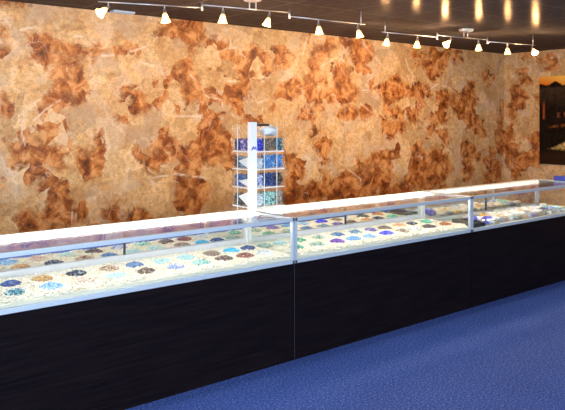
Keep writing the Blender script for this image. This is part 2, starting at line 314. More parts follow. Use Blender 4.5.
# ------------------------------------------------------------------ floor, ceiling, the other walls
def carpet_material():
    m, nt, b = new_mat('blue_flecked_carpet'); N = nt.nodes; L = nt.links
    tc = N.new('ShaderNodeTexCoord')
    def nz(s, d=2):
        n = N.new('ShaderNodeTexNoise'); n.inputs['Scale'].default_value = s; n.inputs['Detail'].default_value = d; n.inputs['Roughness'].default_value = 0.7
        L.new(tc.outputs['Object'], n.inputs['Vector']); return n.outputs['Fac']
    a = nz(85, 3); r = N.new('ShaderNodeValToRGB')
    els = [(0.30, (0.022, 0.046, 0.22)), (0.46, (0.076, 0.143, 0.52)), (0.56, (0.11, 0.195, 0.64)), (0.70, (0.42, 0.52, 0.88))]
    while len(r.color_ramp.elements) < 4: r.color_ramp.elements.new(0.5)
    for e, (p, c) in zip(r.color_ramp.elements, els): e.position = p; e.color = c+(1,)
    L.new(a, r.inputs['Fac'])
    c2 = nz(1.6, 2); mx = N.new('ShaderNodeMix'); mx.data_type = 'RGBA'; mx.blend_type = 'MULTIPLY'; mx.inputs[0].default_value = 0.35
    r2 = N.new('ShaderNodeValToRGB'); r2.color_ramp.elements[0].position = 0.35; r2.color_ramp.elements[1].position = 0.65
    r2.color_ramp.elements[0].color = (0.72, 0.74, 0.8, 1)
    L.new(c2, r2.inputs['Fac']); L.new(r.outputs[0], mx.inputs[6]); L.new(r2.outputs[0], mx.inputs[7]); L.new(mx.outputs[2], b.inputs['Base Color'])
    b.inputs['Roughness'].default_value = 0.95; b.inputs['Specular IOR Level'].default_value = 0.1
    bp = N.new('ShaderNodeBump'); bp.inputs['Strength'].default_value = 0.6; bp.inputs['Distance'].default_value = 0.01
    L.new(nz(140, 3), bp.inputs['Height']); L.new(bp.outputs[0], b.inputs['Normal']); return m
def ceiling_material():
    m, nt, b = new_mat('dark_glossy_ceiling_tile'); N = nt.nodes; L = nt.links
    tc = N.new('ShaderNodeTexCoord'); sp = N.new('ShaderNodeSeparateXYZ'); L.new(tc.outputs['Object'], sp.inputs[0])
    def line(sock, off, period=0.61, w=0.011):
        a = N.new('ShaderNodeMath'); a.operation = 'ADD'; a.inputs[1].default_value = off; L.new(sock, a.inputs[0])
        p = N.new('ShaderNodeMath'); p.operation = 'PINGPONG'; p.inputs[1].default_value = period/2; L.new(a.outputs[0], p.inputs[0])
        c = N.new('ShaderNodeMath'); c.operation = 'LESS_THAN'; c.inputs[1].default_value = w/2; L.new(p.outputs[0], c.inputs[0]); return c.outputs[0]
    mx = N.new('ShaderNodeMath'); mx.operation = 'MAXIMUM'
    L.new(line(sp.outputs[0], 0.2), mx.inputs[0]); L.new(line(sp.outputs[1], 0.13), mx.inputs[1])
    n = N.new('ShaderNodeTexNoise'); n.inputs['Scale'].default_value = 14; n.inputs['Detail'].default_value = 4; L.new(tc.outputs['Object'], n.inputs['Vector'])
    r = N.new('ShaderNodeValToRGB'); r.color_ramp.elements[0].color = (0.062, 0.054, 0.050, 1); r.color_ramp.elements[1].color = (0.085, 0.074, 0.069, 1)
    r.color_ramp.elements[0].position = 0.3; r.color_ramp.elements[1].position = 0.7; L.new(n.outputs['Fac'], r.inputs['Fac'])
    mc = N.new('ShaderNodeMix'); mc.data_type = 'RGBA'; mc.inputs[7].default_value = (0.15, 0.13, 0.115, 1)
    L.new(mx.outputs[0], mc.inputs[0]); L.new(r.outputs[0], mc.inputs[6]); L.new(mc.outputs[2], b.inputs['Base Color'])
    b.inputs['Roughness'].default_value = 0.9; b.inputs['Specular IOR Level'].default_value = 0.0
    bp = N.new('ShaderNodeBump'); bp.inputs['Strength'].default_value = 0.25; bp.inputs['Distance'].default_value = 0.004
    n2 = N.new('ShaderNodeTexNoise'); n2.inputs['Scale'].default_value = 5; n2.inputs['Detail'].default_value = 2; L.new(tc.outputs['Object'], n2.inputs['Vector'])
    L.new(n2.outputs['Fac'], bp.inputs['Height']); L.new(bp.outputs[0], b.inputs['Normal'])
    g = N.new('ShaderNodeBsdfGlossy'); g.inputs['Roughness'].default_value = 0.19; g.inputs['Color'].default_value = (0.9, 0.75, 0.55, 1); L.new(bp.outputs[0], g.inputs['Normal'])
    ms = N.new('ShaderNodeMixShader'); ms.inputs[0].default_value = 0.055
    L.new(b.outputs[0], ms.inputs[1]); L.new(g.outputs[0], ms.inputs[2]); L.new(ms.outputs[0], N['Material Output'].inputs['Surface']); return m
structure(MB().box(XL-.1, XR+.1, YF-.1, YB+.1, -0.1, 0.0).build('floor', carpet_material()))
structure(MB().box(XL-.1, XR+.1, YF-.1, YB+.1, ZC, ZC+0.1).build('ceiling', ceiling_material()))
PLASTER = pmat('warm_grey_plaster', (0.42, 0.36, 0.30), 0.8, noise=0.12, nscale=4)
FRAME_DARK = pmat('bronze_window_frame', (0.05, 0.045, 0.04), 0.4, 0.6, noise=0.1)
PANE = glass_mat('shop_window_glass')
def wall_with_openings(name, horizontal, at, lo, hi, holes):
    """holes: (a0, a1, z0, z1) along the wall"""
    mb = MB()
    def bx(a0, a1, z0, z1):
        if a1-a0 < 1e-4 or z1-z0 < 1e-4: return
        if horizontal: mb.box(a0, a1, at-.1, at, z0, z1)
        else: mb.box(at-.1, at, a0, a1, z0, z1)
    x = lo
    for a0, a1, z0, z1 in sorted(holes):
        bx(x, a0, 0, ZC); bx(a0, a1, 0, z0); bx(a0, a1, z1, ZC); x = a1
    bx(x, hi, 0, ZC)
    return structure(mb.build(name, PLASTER))
def shop_window(name, horizontal, at, a0, a1, z0, z1, mull):
    w = bpy.data.objects.new(name, None); COL.objects.link(w); structure(w)
    mb = MB()
    def bx(mb, p0, p1, q0, q1, t0, t1):
        if horizontal: mb.box(p0, p1, at-t1, at-t0, q0, q1)
        else: mb.box(at-t1, at-t0, p0, p1, q0, q1)
    f = 0.05
    bx(mb, a0, a1, z0, z0+f, .02, .08); bx(mb, a0, a1, z1-f, z1, .02, .08); bx(mb, a0, a0+f, z0+f, z1-f, .02, .08); bx(mb, a1-f, a1, z0+f, z1-f, .02, .08)
    for k in range(1, mull+1):
        a = a0+(a1-a0)*k/(mull+1); bx(mb, a-.02, a+.02, z0+f, z1-f, .02, .08)
    mb.build('window_frame', FRAME_DARK, w)
    p = MB(); bx(p, a0+f, a1-f, z0+f, z1-f, .045, .055); p.build('window_pane', PANE, w)
wall_with_openings('wall_front', True, YF, XL, XR, [(-3.3, 1.5, .35, 2.35), (3.5, 5.3, .02, 2.2)])
wall_with_openings('wall_left', False, XL, YF, YB, [(-.7, 3.9, .35, 2.35)])
shop_window('window_1', True, YF, -3.3, 1.5, .35, 2.35, 2)
shop_window('window_2', True, YF, 3.5, 5.3, .02, 2.2, 1)
shop_window('window_3', False, XL, -.7, 3.9, .35, 2.35, 1)

# ------------------------------------------------------------------ shared object materials
ALU = pmat('brushed_aluminium', (0.58, 0.67, 0.76), 0.42, 0.35, noise=0.04, nscale=60)
WHITE_TRACK = pmat('white_enamel_track', (0.86, 0.86, 0.84), 0.45, noise=0.02)
TRACKG = pmat('grey_white_channel', (0.58, 0.58, 0.60), 0.45, noise=0.02)
CONN = pmat('dark_plastic_connector', (0.06, 0.07, 0.10), 0.45, noise=0.1)
MIRROR = pmat('mirrored_door', (0.90, 0.92, 0.90), 0.02, 1.0)
STILE = pmat('black_door_edge', (0.02, 0.022, 0.025), 0.4, noise=0.1)
GLASS = glass_mat('case_glass', (0.985, 0.995, 0.99), 0.75)
DECK = pmat('white_deck_board', (0.82, 0.82, 0.78), 0.5, noise=0.03)
TUBE = emat('fluorescent_tube', (1.0, 0.98, 0.91), 42.0)
GLOW_STRIP = emat('added_track_glow', (1.0, 0.97, 0.90), 14.0); GLOW_STRIP_DIM = emat('dim_added_track_glow', (1.0, 0.95, 0.86), 2.5)  # added glow for the white upper track, not a known lamp
def wood_material():
    m, nt, b = new_mat('espresso_wood_laminate'); N = nt.nodes; L = nt.links
    tc = N.new('ShaderNodeTexCoord'); mp = N.new('ShaderNodeMapping'); mp.inputs['Scale'].default_value = (1.3, 1.3, 26)
    n = N.new('ShaderNodeTexNoise'); n.inputs['Scale'].default_value = 2.2; n.inputs['Detail'].default_value = 6; n.inputs['Distortion'].default_value = 0.6
    L.new(tc.outputs['Object'], mp.inputs[0]); L.new(mp.outputs[0], n.inputs['Vector'])
    r = N.new('ShaderNodeValToRGB'); r.color_ramp.elements[0].position = 0.35; r.color_ramp.elements[1].position = 0.72
    r.color_ramp.elements[0].color = (0.0050, 0.0036, 0.0058, 1); r.color_ramp.elements[1].color = (0.0120, 0.0075, 0.0090, 1)
    L.new(n.outputs['Fac'], r.inputs['Fac']); L.new(r.outputs[0], b.inputs['Base Color'])
    b.inputs['Roughness'].default_value = 0.45; b.inputs['Specular IOR Level'].default_value = 0.035; return m
WOOD = wood_material()
BEDM = [pmat('cream_chip', (0.86, 0.82, 0.67), 0.4), pmat('white_chip', (0.92, 0.91, 0.86), 0.4), pmat('tan_chip', (0.70, 0.58, 0.34), 0.4), pmat('grey_green_chip', (0.50, 0.52, 0.42), 0.4)]

# ------------------------------------------------------------------ display cases
CL, Y0, Y1 = 1.83, 3.19, 3.705
Z_BASE, Z_RAIL, Z_TOP = 0.603, 0.628, 0.887
DB = 0.515          # full depth with the sliding-door channel behind the rear posts
def make_case(x0, label, bar, zt=.692, thin=False):
    t = thing('display_case', label, 'display case', (x0, Y0, 0), 0, 'aluminium framed glass display cases in a row')
    w = CL-0.004; d = Y1-Y0
    MB().box(0, w, 0.010, DB, 0, Z_BASE, 0.0015).build('base_cabinet', WOOD, t)
    if label.startswith('middle'): MB().box(0, .004, .0075, .010, 0, Z_BASE).build('edge_trim', pmat('grey_edge_band', (.026, .026, .032), .4, noise=.05), t)
    MB().box(0.001, w-.001, 0.012, DB-.002, Z_BASE, 0.615).build('deck', DECK, t)
    def part(name, mat, *b, bev=0.002): return MB().box(*b, bev).build(name, mat, t)
    part('rail', ALU, 0, w, 0, 0.022, Z_BASE, Z_RAIL); part('rail', ALU, 0, w, 0, 0.022, Z_TOP-.024, Z_TOP)
    for xa in (0, w-.018):
        part('rail', ALU, xa, xa+.018, .022, d-.022, Z_TOP-.018, Z_TOP); part('rail', ALU, xa, xa+.018, .022, d-.026, .615, Z_RAIL)
        part('post', ALU, xa, xa+.018, .0, .020, Z_RAIL, Z_TOP-.024); part('post', ALU if thin and xa > 0 else WHITE_TRACK, xa+(.012 if thin and xa > 0 else 0), xa+(.018 if xa > 0 else .024), d-.026, d, .615, Z_TOP-.046)
        for z in (Z_BASE-.001, Z_TOP-.021):
            part('corner_connector', CONN, xa+.002, xa+.016, -.004, .004, z, z+.020, bev=0.001)
    part('track', WHITE_TRACK, 0, w, d-.018, d, Z_TOP-.046, Z_TOP-.001)
    part('glow_strip', bar, .002, w-.002, d-.026, d-.018, Z_TOP-.045, Z_TOP-.009, bev=.001)['label'] = 'white upper track strip with added glow'  # emission added along the upper track to brighten strip and chips
    part('track', TRACKG, .024, w-.024, d-.026, d, .615, zt, bev=.001)
    MB().box(.018, w-.018, .006, .011, Z_RAIL-.006, Z_TOP-.020).build('glass_pane', GLASS, t)
    MB().box(.016, w-.016, .020, d-.020, Z_TOP-.008, Z_TOP-.002).build('glass_pane', GLASS, t)
    for xa in (.006, w-.011): MB().box(xa, xa+.005, .020, d-.024, Z_RAIL-.006, Z_TOP-.016).build('glass_pane', GLASS, t)
    h = w/2
    MB().box(.024, h+.02, d-.010, d-.0065, zt-.02, Z_TOP-.040).build('mirrored_door', MIRROR, t)
    MB().box(h-.02, w-.024, d-.005, d-.0015, zt-.02, Z_TOP-.040).build('mirrored_door', MIRROR, t)
    s = MB().box(h+.010, h+.019, d-.018, d-.0105, zt-.01, Z_TOP-.046).build('door_stile', STILE, t)
    MB().box(h+.009, h+.020, d-.030, d-.0265, zt-.024, zt-.002, .001).build('door_lock', ALU, s)
    tb = MB().tube((.03, .032, Z_TOP-.017), (w-.03, .032, Z_TOP-.017), .006, 10).build('lamp_tube', TUBE, t)
    return t
make_case(0.845, 'leftmost glass display case on a dark wood base, bead heaps inside, running out of frame', GLOW_STRIP)
make_case(0.845+CL, 'middle glass display case on dark wood base, royal blue and orange bead heaps inside', GLOW_STRIP)
make_case(0.845+2*CL, 'rightmost glass display case, farthest along the counter, with bags of beads inside', GLOW_STRIP_DIM, .642, True)

# the bed of pale chips that fills the two nearer cases
def bead_bed(x0, label):
    n = 11500; w = CL-.036
    px = x0+.016+rng.random(n)*w; py = Y0+.024+rng.random(n)*(Y1-Y0-.024-.030)
    pz = 0.655-0.013*np.clip(1-(py-Y0-.02)/.035, 0, 1)**1.5+0.005*rng.random(n)+0.003*np.sin(px*31)*np.sin(py*43)
    Vv, Ff, k = grains(np.stack([px, py, pz], -1), 0.0045+0.0035*rng.random(n), (1.15, 0.9, 0.6), 0.35)
    mi = np.repeat(rng.choice(4, n, p=[.50, .36, .09, .05]), k)
    # the heaped mass under the loose top chips: a long prism, lower along the front glass
    prof = [(Y0+.022, .616), (Y1-.030, .616), (Y1-.030, .654), (Y0+.050, .654), (Y0+.035, .648), (Y0+.022, .641)]; m_ = len(prof)
    sv = np.array([[xx, yy, zz] for xx in (x0+.013, x0+w+.019) for yy, zz in prof])
    sf = [[0, i, i+1] for i in range(1, m_-1)]+[[m_, m_+i+1, m_+i] for i in range(1, m_-1)]
    for i in range(m_):
        q = (i+1) % m_; sf += [[i, m_+i, m_+q], [i, m_+q, q]]
    sf = np.array(sf)
    o = fast_mesh('bead_bed', np.concatenate([sv, Vv]), np.concatenate([sf, Ff+len(sv)]), np.concatenate([np.zeros(len(sf), int), mi]), BEDM)
    tag(o, label, 'beads', None, 'stuff')
bead_bed(0.845, 'bed of cream and white bead chips covering the floor of the leftmost glass case')
bead_bed(0.845+CL, 'bed of cream and white bead chips covering the floor of the middle glass case')

# ------------------------------------------------------------------ heaps of beads, two rows
COLS = {'navy': [(.012, .03, .16), (.02, .07, .30), (.10, .22, .45)], 'teal': [(.03, .12, .18), (.15, .42, .50), (.6, .75, .75)],
 'amber': [(.62, .33, .05), (.40, .24, .10), (.75, .55, .20)], 'sky': [(.20, .45, .85), (.38, .65, .92), (.60, .80, .95)],
 'black': [(.008, .012, .03), (.02, .03, .07), (.30, .36, .42)], 'pink': [(.80, .62, .52), (.85, .75, .66), (.70, .45, .35)],
 'tan': [(.46, .30, .17), (.62, .48, .32), (.30, .19, .12)], 'aqua': [(.42, .80, .88), (.60, .88, .92), (.80, .92, .90)],
 'denim': [(.05, .14, .40), (.12, .25, .50), (.25, .42, .62)], 'umber': [(.06, .035, .02), (.16, .10, .06), (.40, .32, .24)],
 'lilac': [(.30, .36, .68), (.62, .70, .88), (.85, .88, .92)], 'mint': [(.30, .68, .62), (.55, .82, .76), (.10, .22, .24)],
 'taupe': [(.20, .13, .09), (.34, .25, .18), (.50, .42, .34)], 'cyan': [(.02, .40, .78), (.08, .55, .86), (.35, .72, .90)],
 'rust': [(.16, .035, .012), (.30, .08, .03), (.42, .20, .12)], 'ice': [(.80, .86, .92), (.90, .92, .92), (.50, .62, .80)],
 'green': [(.05, .28, .18), (.12, .42, .30), (.45, .65, .52)], 'sage': [(.35, .52, .45), (.55, .70, .62), (.18, .30, .26)],
 'purple': [(.09, .02, .34), (.16, .06, .50), (.30, .20, .62)], 'royal': [(.02, .03, .72), (.05, .08, .85), (.25, .30, .90)],
 'steel': [(.12, .28, .45), (.25, .42, .58), (.45, .60, .70)], 'orange': [(.70, .34, .13), (.62, .42, .26), (.80, .58, .38)],
 'grey': [(.24, .20, .15), (.42, .36, .28), (.62, .56, .46)], 'jade': [(.06, .46, .34), (.18, .60, .46), (.45, .78, .66)],
 'charcoal': [(.03, .03, .035), (.07, .065, .06), (.28, .26, .22)], 'copper': [(.50, .18, .05), (.36, .14, .05), (.62, .34, .16)],
 'violet': [(.14, .10, .44), (.60, .60, .80), (.06, .04, .26)], 'azure': [(.06, .24, .62), (.14, .40, .78), (.40, .62, .88)]}
def bead_mats(key):
    return [pmat(key+'_bead_%s' % s, c, 0.25, spec=0.6) for s, c in zip(('deep', 'mid', 'pale'), COLS[key])]
def bead_heap(x, y, z, R, h, n, key, name='bead_heap', parent=None):
    r = R*np.sqrt(rng.random(n)); a = rng.random(n)*2*PI
    zz = h*(1-(r/R)**1.6)*np.where(rng.random(n) < .72, 1.0, rng.random(n))
    P = np.stack([r*np.cos(a), r*np.sin(a), zz+.003], -1)
    Vv, Ff, k = grains(P, .0048+.0038*rng.random(n), (1, 1, .85), .2)
    mi = np.repeat(rng.choice(3, n, p=[.48, .34, .18]), k)
    o = fast_mesh(name, Vv, Ff, mi, bead_mats(key), parent, True); o.location = (x, y, z); return o
WORDS = {'sky': 'light blue', 'ice': 'icy white', 'umber': 'dark brown', 'taupe': 'brown grey', 'rust': 'dark red brown', 'green': 'bottle green', 'sage': 'grey green', 'royal': 'vivid royal blue', 'steel': 'steel blue', 'mint': 'mint and teal', 'azure': 'azure blue', 'denim': 'denim blue', 'cyan': 'bright cyan', 'navy': 'navy blue', 'teal': 'dark teal and white', 'violet': 'violet and white', 'lilac': 'pale lilac blue', 'orange': 'pale orange', 'copper': 'copper orange', 'amber': 'amber yellow', 'pink': 'pale pink', 'aqua': 'pale aqua', 'grey': 'grey brown'}
ORD = ['first', 'second', 'third', 'fourth', 'fifth', 'sixth', 'seventh', 'eighth', 'ninth', 'tenth', 'eleventh']
REAR = [[(1.088, 'navy'), (1.252, 'amber'), (1.442, 'black'), (1.635, 'tan'), (1.794, 'denim'), (1.966, 'aqua'), (2.132, 'aqua'), (2.325, 'taupe'), (2.480, 'cyan'), (2.610, 'navy')],
        [(2.750, 'sage'), (2.881, 'aqua'), (3.060, 'green'), (3.241, 'sage'), (3.433, 'denim'), (3.615, 'steel'), (3.775, 'violet'), (3.934, 'umber'), (4.119, 'orange'), (4.263, 'black'), (4.445, 'jade')]]
FRONT = [[(1.049, 'teal'), (1.232, 'sky'), (1.405, 'pink'), (1.597, 'aqua'), (1.773, 'umber'), (1.954, 'lilac'), (2.132, 'mint'), (2.302, 'umber'), (2.453, 'rust'), (2.600, 'ice')],
         [(2.880, 'green'), (3.062, 'sage'), (3.246, 'purple'), (3.408, 'azure'), (3.563, 'sky'), (3.760, 'royal'), (3.931, 'grey'), (4.074, 'ice'), (4.257, 'charcoal'), (4.455, 'copper')]]
SPARSE = {'pink', 'ice', 'lilac', 'aqua', 'tan'}
for rows, y, rown in ((REAR, 3.600, 'rear'), (FRONT, 3.415, 'front')):
    for ci, casen in enumerate(('leftmost', 'middle')):
        for i, (x, key) in enumerate(rows[ci]):
            n = 70 if key in SPARSE else 125
            o = bead_heap(x*.9778, y*.9778+rng.uniform(-.008, .008), .658, .050+rng.uniform(-.003, .005), .016, n, key)
            tag(o, 'heap of %s beads, %s from left, %s row of %s case' % (WORDS.get(key, key), ORD[i], rown, casen), 'bead heap', 'bead heaps laid out in rows in the glass cases')

# ------------------------------------------------------------------ goods in the rightmost case
BOXG = glass_mat('clear_plastic_box', (0.97, 0.985, 0.98), 0.6, 0.05, 0.06)
BAGM = pmat('white_plastic_bag', (0.86, 0.88, 0.88), 0.3, noise=0.04, spec=0.7, bump=0.5, bscale=60)
ZD = 0.616
def clear_box(x, y, w, d, h, key, label, rz=0.0):
    t = thing('bead_box', label, 'box of beads', (x, y, ZD), rz, 'clear boxes of beads in the rightmost case')
    th = .002; mb = MB()
    mb.box(-w/2, w/2, -d/2, d/2, 0, th); mb.box(-w/2, w/2, -d/2, -d/2+th, th, h); mb.box(-w/2, w/2, d/2-th, d/2, th, h)
    mb.box(-w/2, -w/2+th, -d/2+th, d/2-th, th, h); mb.box(w/2-th, w/2, -d/2+th, d/2-th, th, h)
    mb.build('plastic_tub', BOXG, t)
    n = 120; P = np.stack([(rng.random(n)-.5)*(w-.022), (rng.random(n)-.5)*(d-.022), .009+rng.random(n)*(h-.020)], -1)
    Vv, Ff, k = grains(P, .0055+.004*rng.random(n), (1, 1, .9), .2)
    tag(fast_mesh('bead_fill', Vv, Ff, np.repeat(rng.choice(3, n, p=[.48, .34, .18]), k), bead_mats(key), t, True), None, None, None, 'stuff')
    MB().box(-w/2-.002, w/2+.002, -d/2-.002, d/2+.002, h, h+.005, .001).build('lid', BOXG, t)
BOXROW = ['royal', 'ice', 'umber', 'denim', 'copper', 'ice', 'teal', 'charcoal', 'orange', 'ice', 'royal', 'rust', 'taupe', 'black', 'ice', 'umber', 'lilac', 'steel', 'aqua', 'sage']
TH = ORD2 = ['first', 'second', 'third', 'fourth', 'fifth', 'sixth', 'seventh', 'eighth', 'ninth', 'tenth', 'eleventh', 'twelfth', 'thirteenth', 'fourteenth', 'fifteenth', 'sixteenth', 'seventeenth', 'eighteenth', 'nineteenth', 'twentieth']
for i, key in enumerate(BOXROW):
    clear_box(4.845+.0705*i, 3.288+.0004*i, .054, .060, .036, key, 'small clear box of %s beads, %s from left in the front row' % (WORDS.get(key, key), ORD2[i]), random.uniform(-.12, .12))
def bag(x, y, w, d, h, mat, label, key=None, rz=0.0):
    """a pillow-shaped zip bag with a flat seal, lying on the deck"""
    t = thing('zip_bag', label, 'bag of beads', (x, y, ZD), rz, 'plastic bags of beads in the rightmost case')
    nu, nv = 15, 13; v = []; f = []
    for side in (1, -1):
        for j in range(nv):
            for i in range(nu):
                a = i/(nu-1)*2-1; bb = j/(nv-1)*2-1
                e = (max(0, 1-a**4)*max(0, 1-bb**4))**.5
                wr = 1+.16*math.sin(a*7+x*9)*math.cos(bb*6+y*11)
                z = h/2+(h/2*e*wr if side > 0 else -h/2*e)
                v.append((a*w/2, bb*d/2, z))
        o = 0 if side > 0 else nu*nv
        for j in range(nv-1):
            for i in range(nu-1):
                q = (o+j*nu+i, o+j*nu+i+1, o+(j+1)*nu+i+1, o+(j+1)*nu+i); f.append(q if side > 0 else q[::-1])
    MB().add(v, f, 0, True).build('pouch', mat, t)
    MB().box(-w/2, w/2, d/2-.004, d/2+.012, h/2-.001, h/2+.001).build('seal', BOXG, t)
BAGC = {}
def bagmat(nm, c): return pmat(nm+'_bagged_beads', c, 0.3, noise=0.35, nscale=90, spec=0.6, bump=0.6, bscale=110)
KINDS = {'royal blue': (.05, .06, .62), 'cream': (.80, .72, .55), 'white': None, 'pearl': (.80, .82, .82), 'pale blue': (.55, .68, .82), 'bright orange': (.90, .42, .03),
 'midnight blue': (.03, .05, .16), 'cornflower blue': (.22, .34, .70), 'turquoise': (.35, .68, .74), 'lime': (.74, .76, .46), 'amber': (.80, .50, .08), 'seafoam': (.55, .76, .70), 'sand': (.66, .54, .36), 'slate': (.20, .26, .34)}
BAGROWS = [('front', 3.385, 4.985, .104, ['royal blue', 'white', 'sand', 'white', 'pale blue', 'white', 'slate', 'pearl', 'white', 'midnight blue', 'cornflower blue', 'turquoise', 'lime']),
           ('middle', 3.470, 4.900, .108, ['royal blue', 'white', 'sand', 'white', 'pearl', 'white', 'white', 'bright orange', 'white', 'pearl', 'white', 'turquoise', 'lime']),
           ('back', 3.560, 4.960, .112, ['pearl', 'slate', 'amber', 'white', 'seafoam', 'white', 'pale blue', 'pearl', 'white', 'seafoam', 'cornflower blue', 'pearl'])]
for rown, y, x0_, dx, kinds in BAGROWS:
    for i, kn in enumerate(kinds):
        mt = BAGM if KINDS[kn] is None else bagmat(kn.replace(' ', '_'), KINDS[kn])
        bag(x0_+dx*i+random.uniform(-.006, .006), y+random.uniform(-.006, .006), .088, .066, random.uniform(.034, .050), mt,
            '%s plastic bag, %s from left in the %s bag row of rightmost case' % (kn, ORD2[i], rown), rz=random.uniform(-.22, .22))
# black tray
t = thing('bead_tray', 'long black tray at the left end of the rightmost case', 'tray', (4.592, 3.255, ZD), -.30)
BLK = pmat('black_tray_plastic', (.012, .014, .014), .4, noise=.2, nscale=50)
w, d, h = .135, .265, .040
mb = MB().box(0, w, 0, d, 0, .006, .001); mb.box(0, w, 0, .006, .006, h); mb.box(0, w, d-.006, d, .006, h); mb.box(0, .006, .006, d-.006, .006, h); mb.box(w-.006, w, .006, d-.006, .006, h)
mb.build('tray_shell', BLK, t)
MB().box(.006, w-.006, .006, d-.006, .026, .030).build('tray_liner', pmat('dark_felt_liner', (.03, .034, .03), .9, noise=.4, nscale=120), t)
# blue box on the glass top at the far end
t = thing('gift_box', 'small royal blue box lying on the glass top at the far right end', 'box', (6.300, 3.42, Z_TOP))
BLUEB = pmat('royal_blue_card', (.04, .06, .42), .5, noise=.1)
MB().box(-.05, .025, -.05, .05, 0.0, .006, .001).build('box_base', pmat('teal_reflection_tint', (.35, .52, .52), .5, noise=.1), t)  # teal of the reflection in the glass top, painted into the base
MB().box(-.053, .028, -.053, .053, .006, .052, .002).build('box_lid', BLUEB, t)

# ------------------------------------------------------------------ clear acrylic bead tower on top of the cases
TX, TY, TW, TD = 2.557, 3.488, .275, .215
ZT0, ZT1 = Z_TOP, 1.484
t = thing('bead_tower', 'clear acrylic bead tower of four tiers on the glass counter top', 'display tower', (TX, TY, ZT0))
ACR = glass_mat('clear_acrylic', (.985, .99, .99), .6, .04, .004)
WSTRIP = pmat('white_glossy_strip', (.90, .90, .90), .25, noise=.01)
ACE = pmat('frosted_acrylic_edge', (.74, .78, .80), .3, noise=.03)
H = ZT1-ZT0
MB().box(-.004, TW+.002, -.004, TD+.002, 0, .012, .002).build('base_plate', ACR, t)
MB().box(-.004, TW+.004, -.004, TD+.004, H-.012, H, .002).build('top_plate', ACR, t)
mb = MB(); mb.box(-.006, .040, -.006, 0, .012, H-.004); mb.box(-.006, 0, 0, .034, .012, H-.004); st = mb.build('corner_strip', WSTRIP, t)
st['label'] = 'glossy white corner strip'
# small blue mark printed on the strip (not legible in the photograph): slanted strokes
mb = MB(); BLUEI = pmat('blue_print', (.01, .06, .50), .5)
for (a0, z0, a1, z1, wd) in [(.000, .000, .010, .016, .005), (.008, .014, .014, .002, .004), (.013, .003, .019, .015, .004), (.019, .013, .024, .000, .004)]:
    nx, nz = -(z1-z0), (a1-a0); l = math.hypot(nx, nz); nx, nz = nx/l*wd/2, nz/l*wd/2
    q = [(a0+nx, z0+nz), (a0-nx, z0-nz), (a1-nx, z1-nz), (a1+nx, z1+nz)]
    vv = [(-.003+a*1.6, -.0070, H-.185+z*1.5) for a, z in q]+[(-.003+a*1.6, -.0060, H-.185+z*1.5) for a, z in q]
    mb.add(vv, [(0, 1, 2, 3), (7, 6, 5, 4), (0, 4, 5, 1), (1, 5, 6, 2), (2, 6, 7, 3), (3, 7, 4, 0)])
mb.build('printed_mark', BLUEI, st)
for (xx, yy) in ((TW-.006, -.004), (TW-.006, TD-.006), (-.004, TD-.006)):
    MB().box(xx, xx+.008, yy, yy+.008, .012, H-.012).build('corner_post', ACR, t)
for b in ((-.002, TW, TD-.003, TD), (TW-.003, TW, 0, TD-.003)):
    MB().box(*b, .012, H-.012).build('side_panel', ACR, t)
CX = [.040, .103, .207, TW-.004]         # cell borders on the front
CYs = [.034, .152, TD-.006]              # cell borders on the left face
FLOORS = [.040, .166, .286, .402]
for z in FLOORS:
    MB().box(.002, TW-.004, .002, TD-.004, z-.004, z, .0005).build('shelf', ACR, t)
mb = MB()
for xx in CX[1:3]: MB().box(xx-.0018, xx+.0018, .0, TD*.75, .012, H-.035).build('divider', ACR, t); MB().box(xx-.0022, xx+.0022, -.0045, -.0005, .012, H-.035).build('divider_edge', ACE, t)
MB().box(0, TW*.3, CYs[1]-.0018, CYs[1]+.0018, .012, H-.035).build('divider', ACR, t); MB().box(-.0045, -.0005, CYs[1]-.0025, CYs[1]+.0025, .012, H-.035).build('divider_edge', ACE, t)
for i, z in enumerate(FLOORS):
    hgt = .060 if i < 3 else .055
    MB().box(.002, TW-.004, -.003, .0, z-.004, z+.100).build('bin_front', ACR, t)
    MB().box(-.003, .0, .034, TD-.006, z-.004, z+.085).build('bin_front', ACR, t)
def cell_beads(x0, x1, y0, y1, z0, h, key, label, slope_axis):
    """a cell's worth of loose beads, banked down towards the open side"""
    n = int(260*max(.4, (x1-x0)*(y1-y0)/.006)); P = np.stack([x0+.006+rng.random(n)*(x1-x0-.012), y0+.006+rng.random(n)*(y1-y0-.012), rng.random(n)], -1)
    P[:, 2] = z0+.007+P[:, 2]*(h-.010)
    # keep beads near the visible faces dense
    k_ = rng.random(n) < .45
    if slope_axis == 'y': P[k_, 1] = y0+.006+rng.random(k_.sum())*.012
    else: P[k_, 0] = x0+.006+rng.random(k_.sum())*.012
    Vv, Ff, k = grains(P, .0048+.0035*rng.random(n), (1, 1, 1), .2)
    o = fast_mesh('loose_beads', Vv, Ff, np.repeat(rng.choice(3, n, p=[.50, .33, .17]), k), bead_mats(key), None, True)
    o.location = (TX, TY, ZT0); tag(o, label, 'beads', 'loose beads in the cells of the tower', 'stuff')
TIERS = ['bottom', 'second lowest', 'second highest', 'top filled']
FR = [[('ice', .085), ('mint', .092), ('grey', .092)], [('lilac', .085), ('navy', .092), ('umber', .085)], [('ice', .070), ('azure', .090), ('azure', .090)], [('royal', .085), ('taupe', .085), ('teal', .085)]]
LF = [['charcoal', 'charcoal'], ['denim', 'denim'], ['steel', 'charcoal'], ['violet', 'navy']]
POSN = ['beside the white strip', 'in the middle', 'at the right edge']
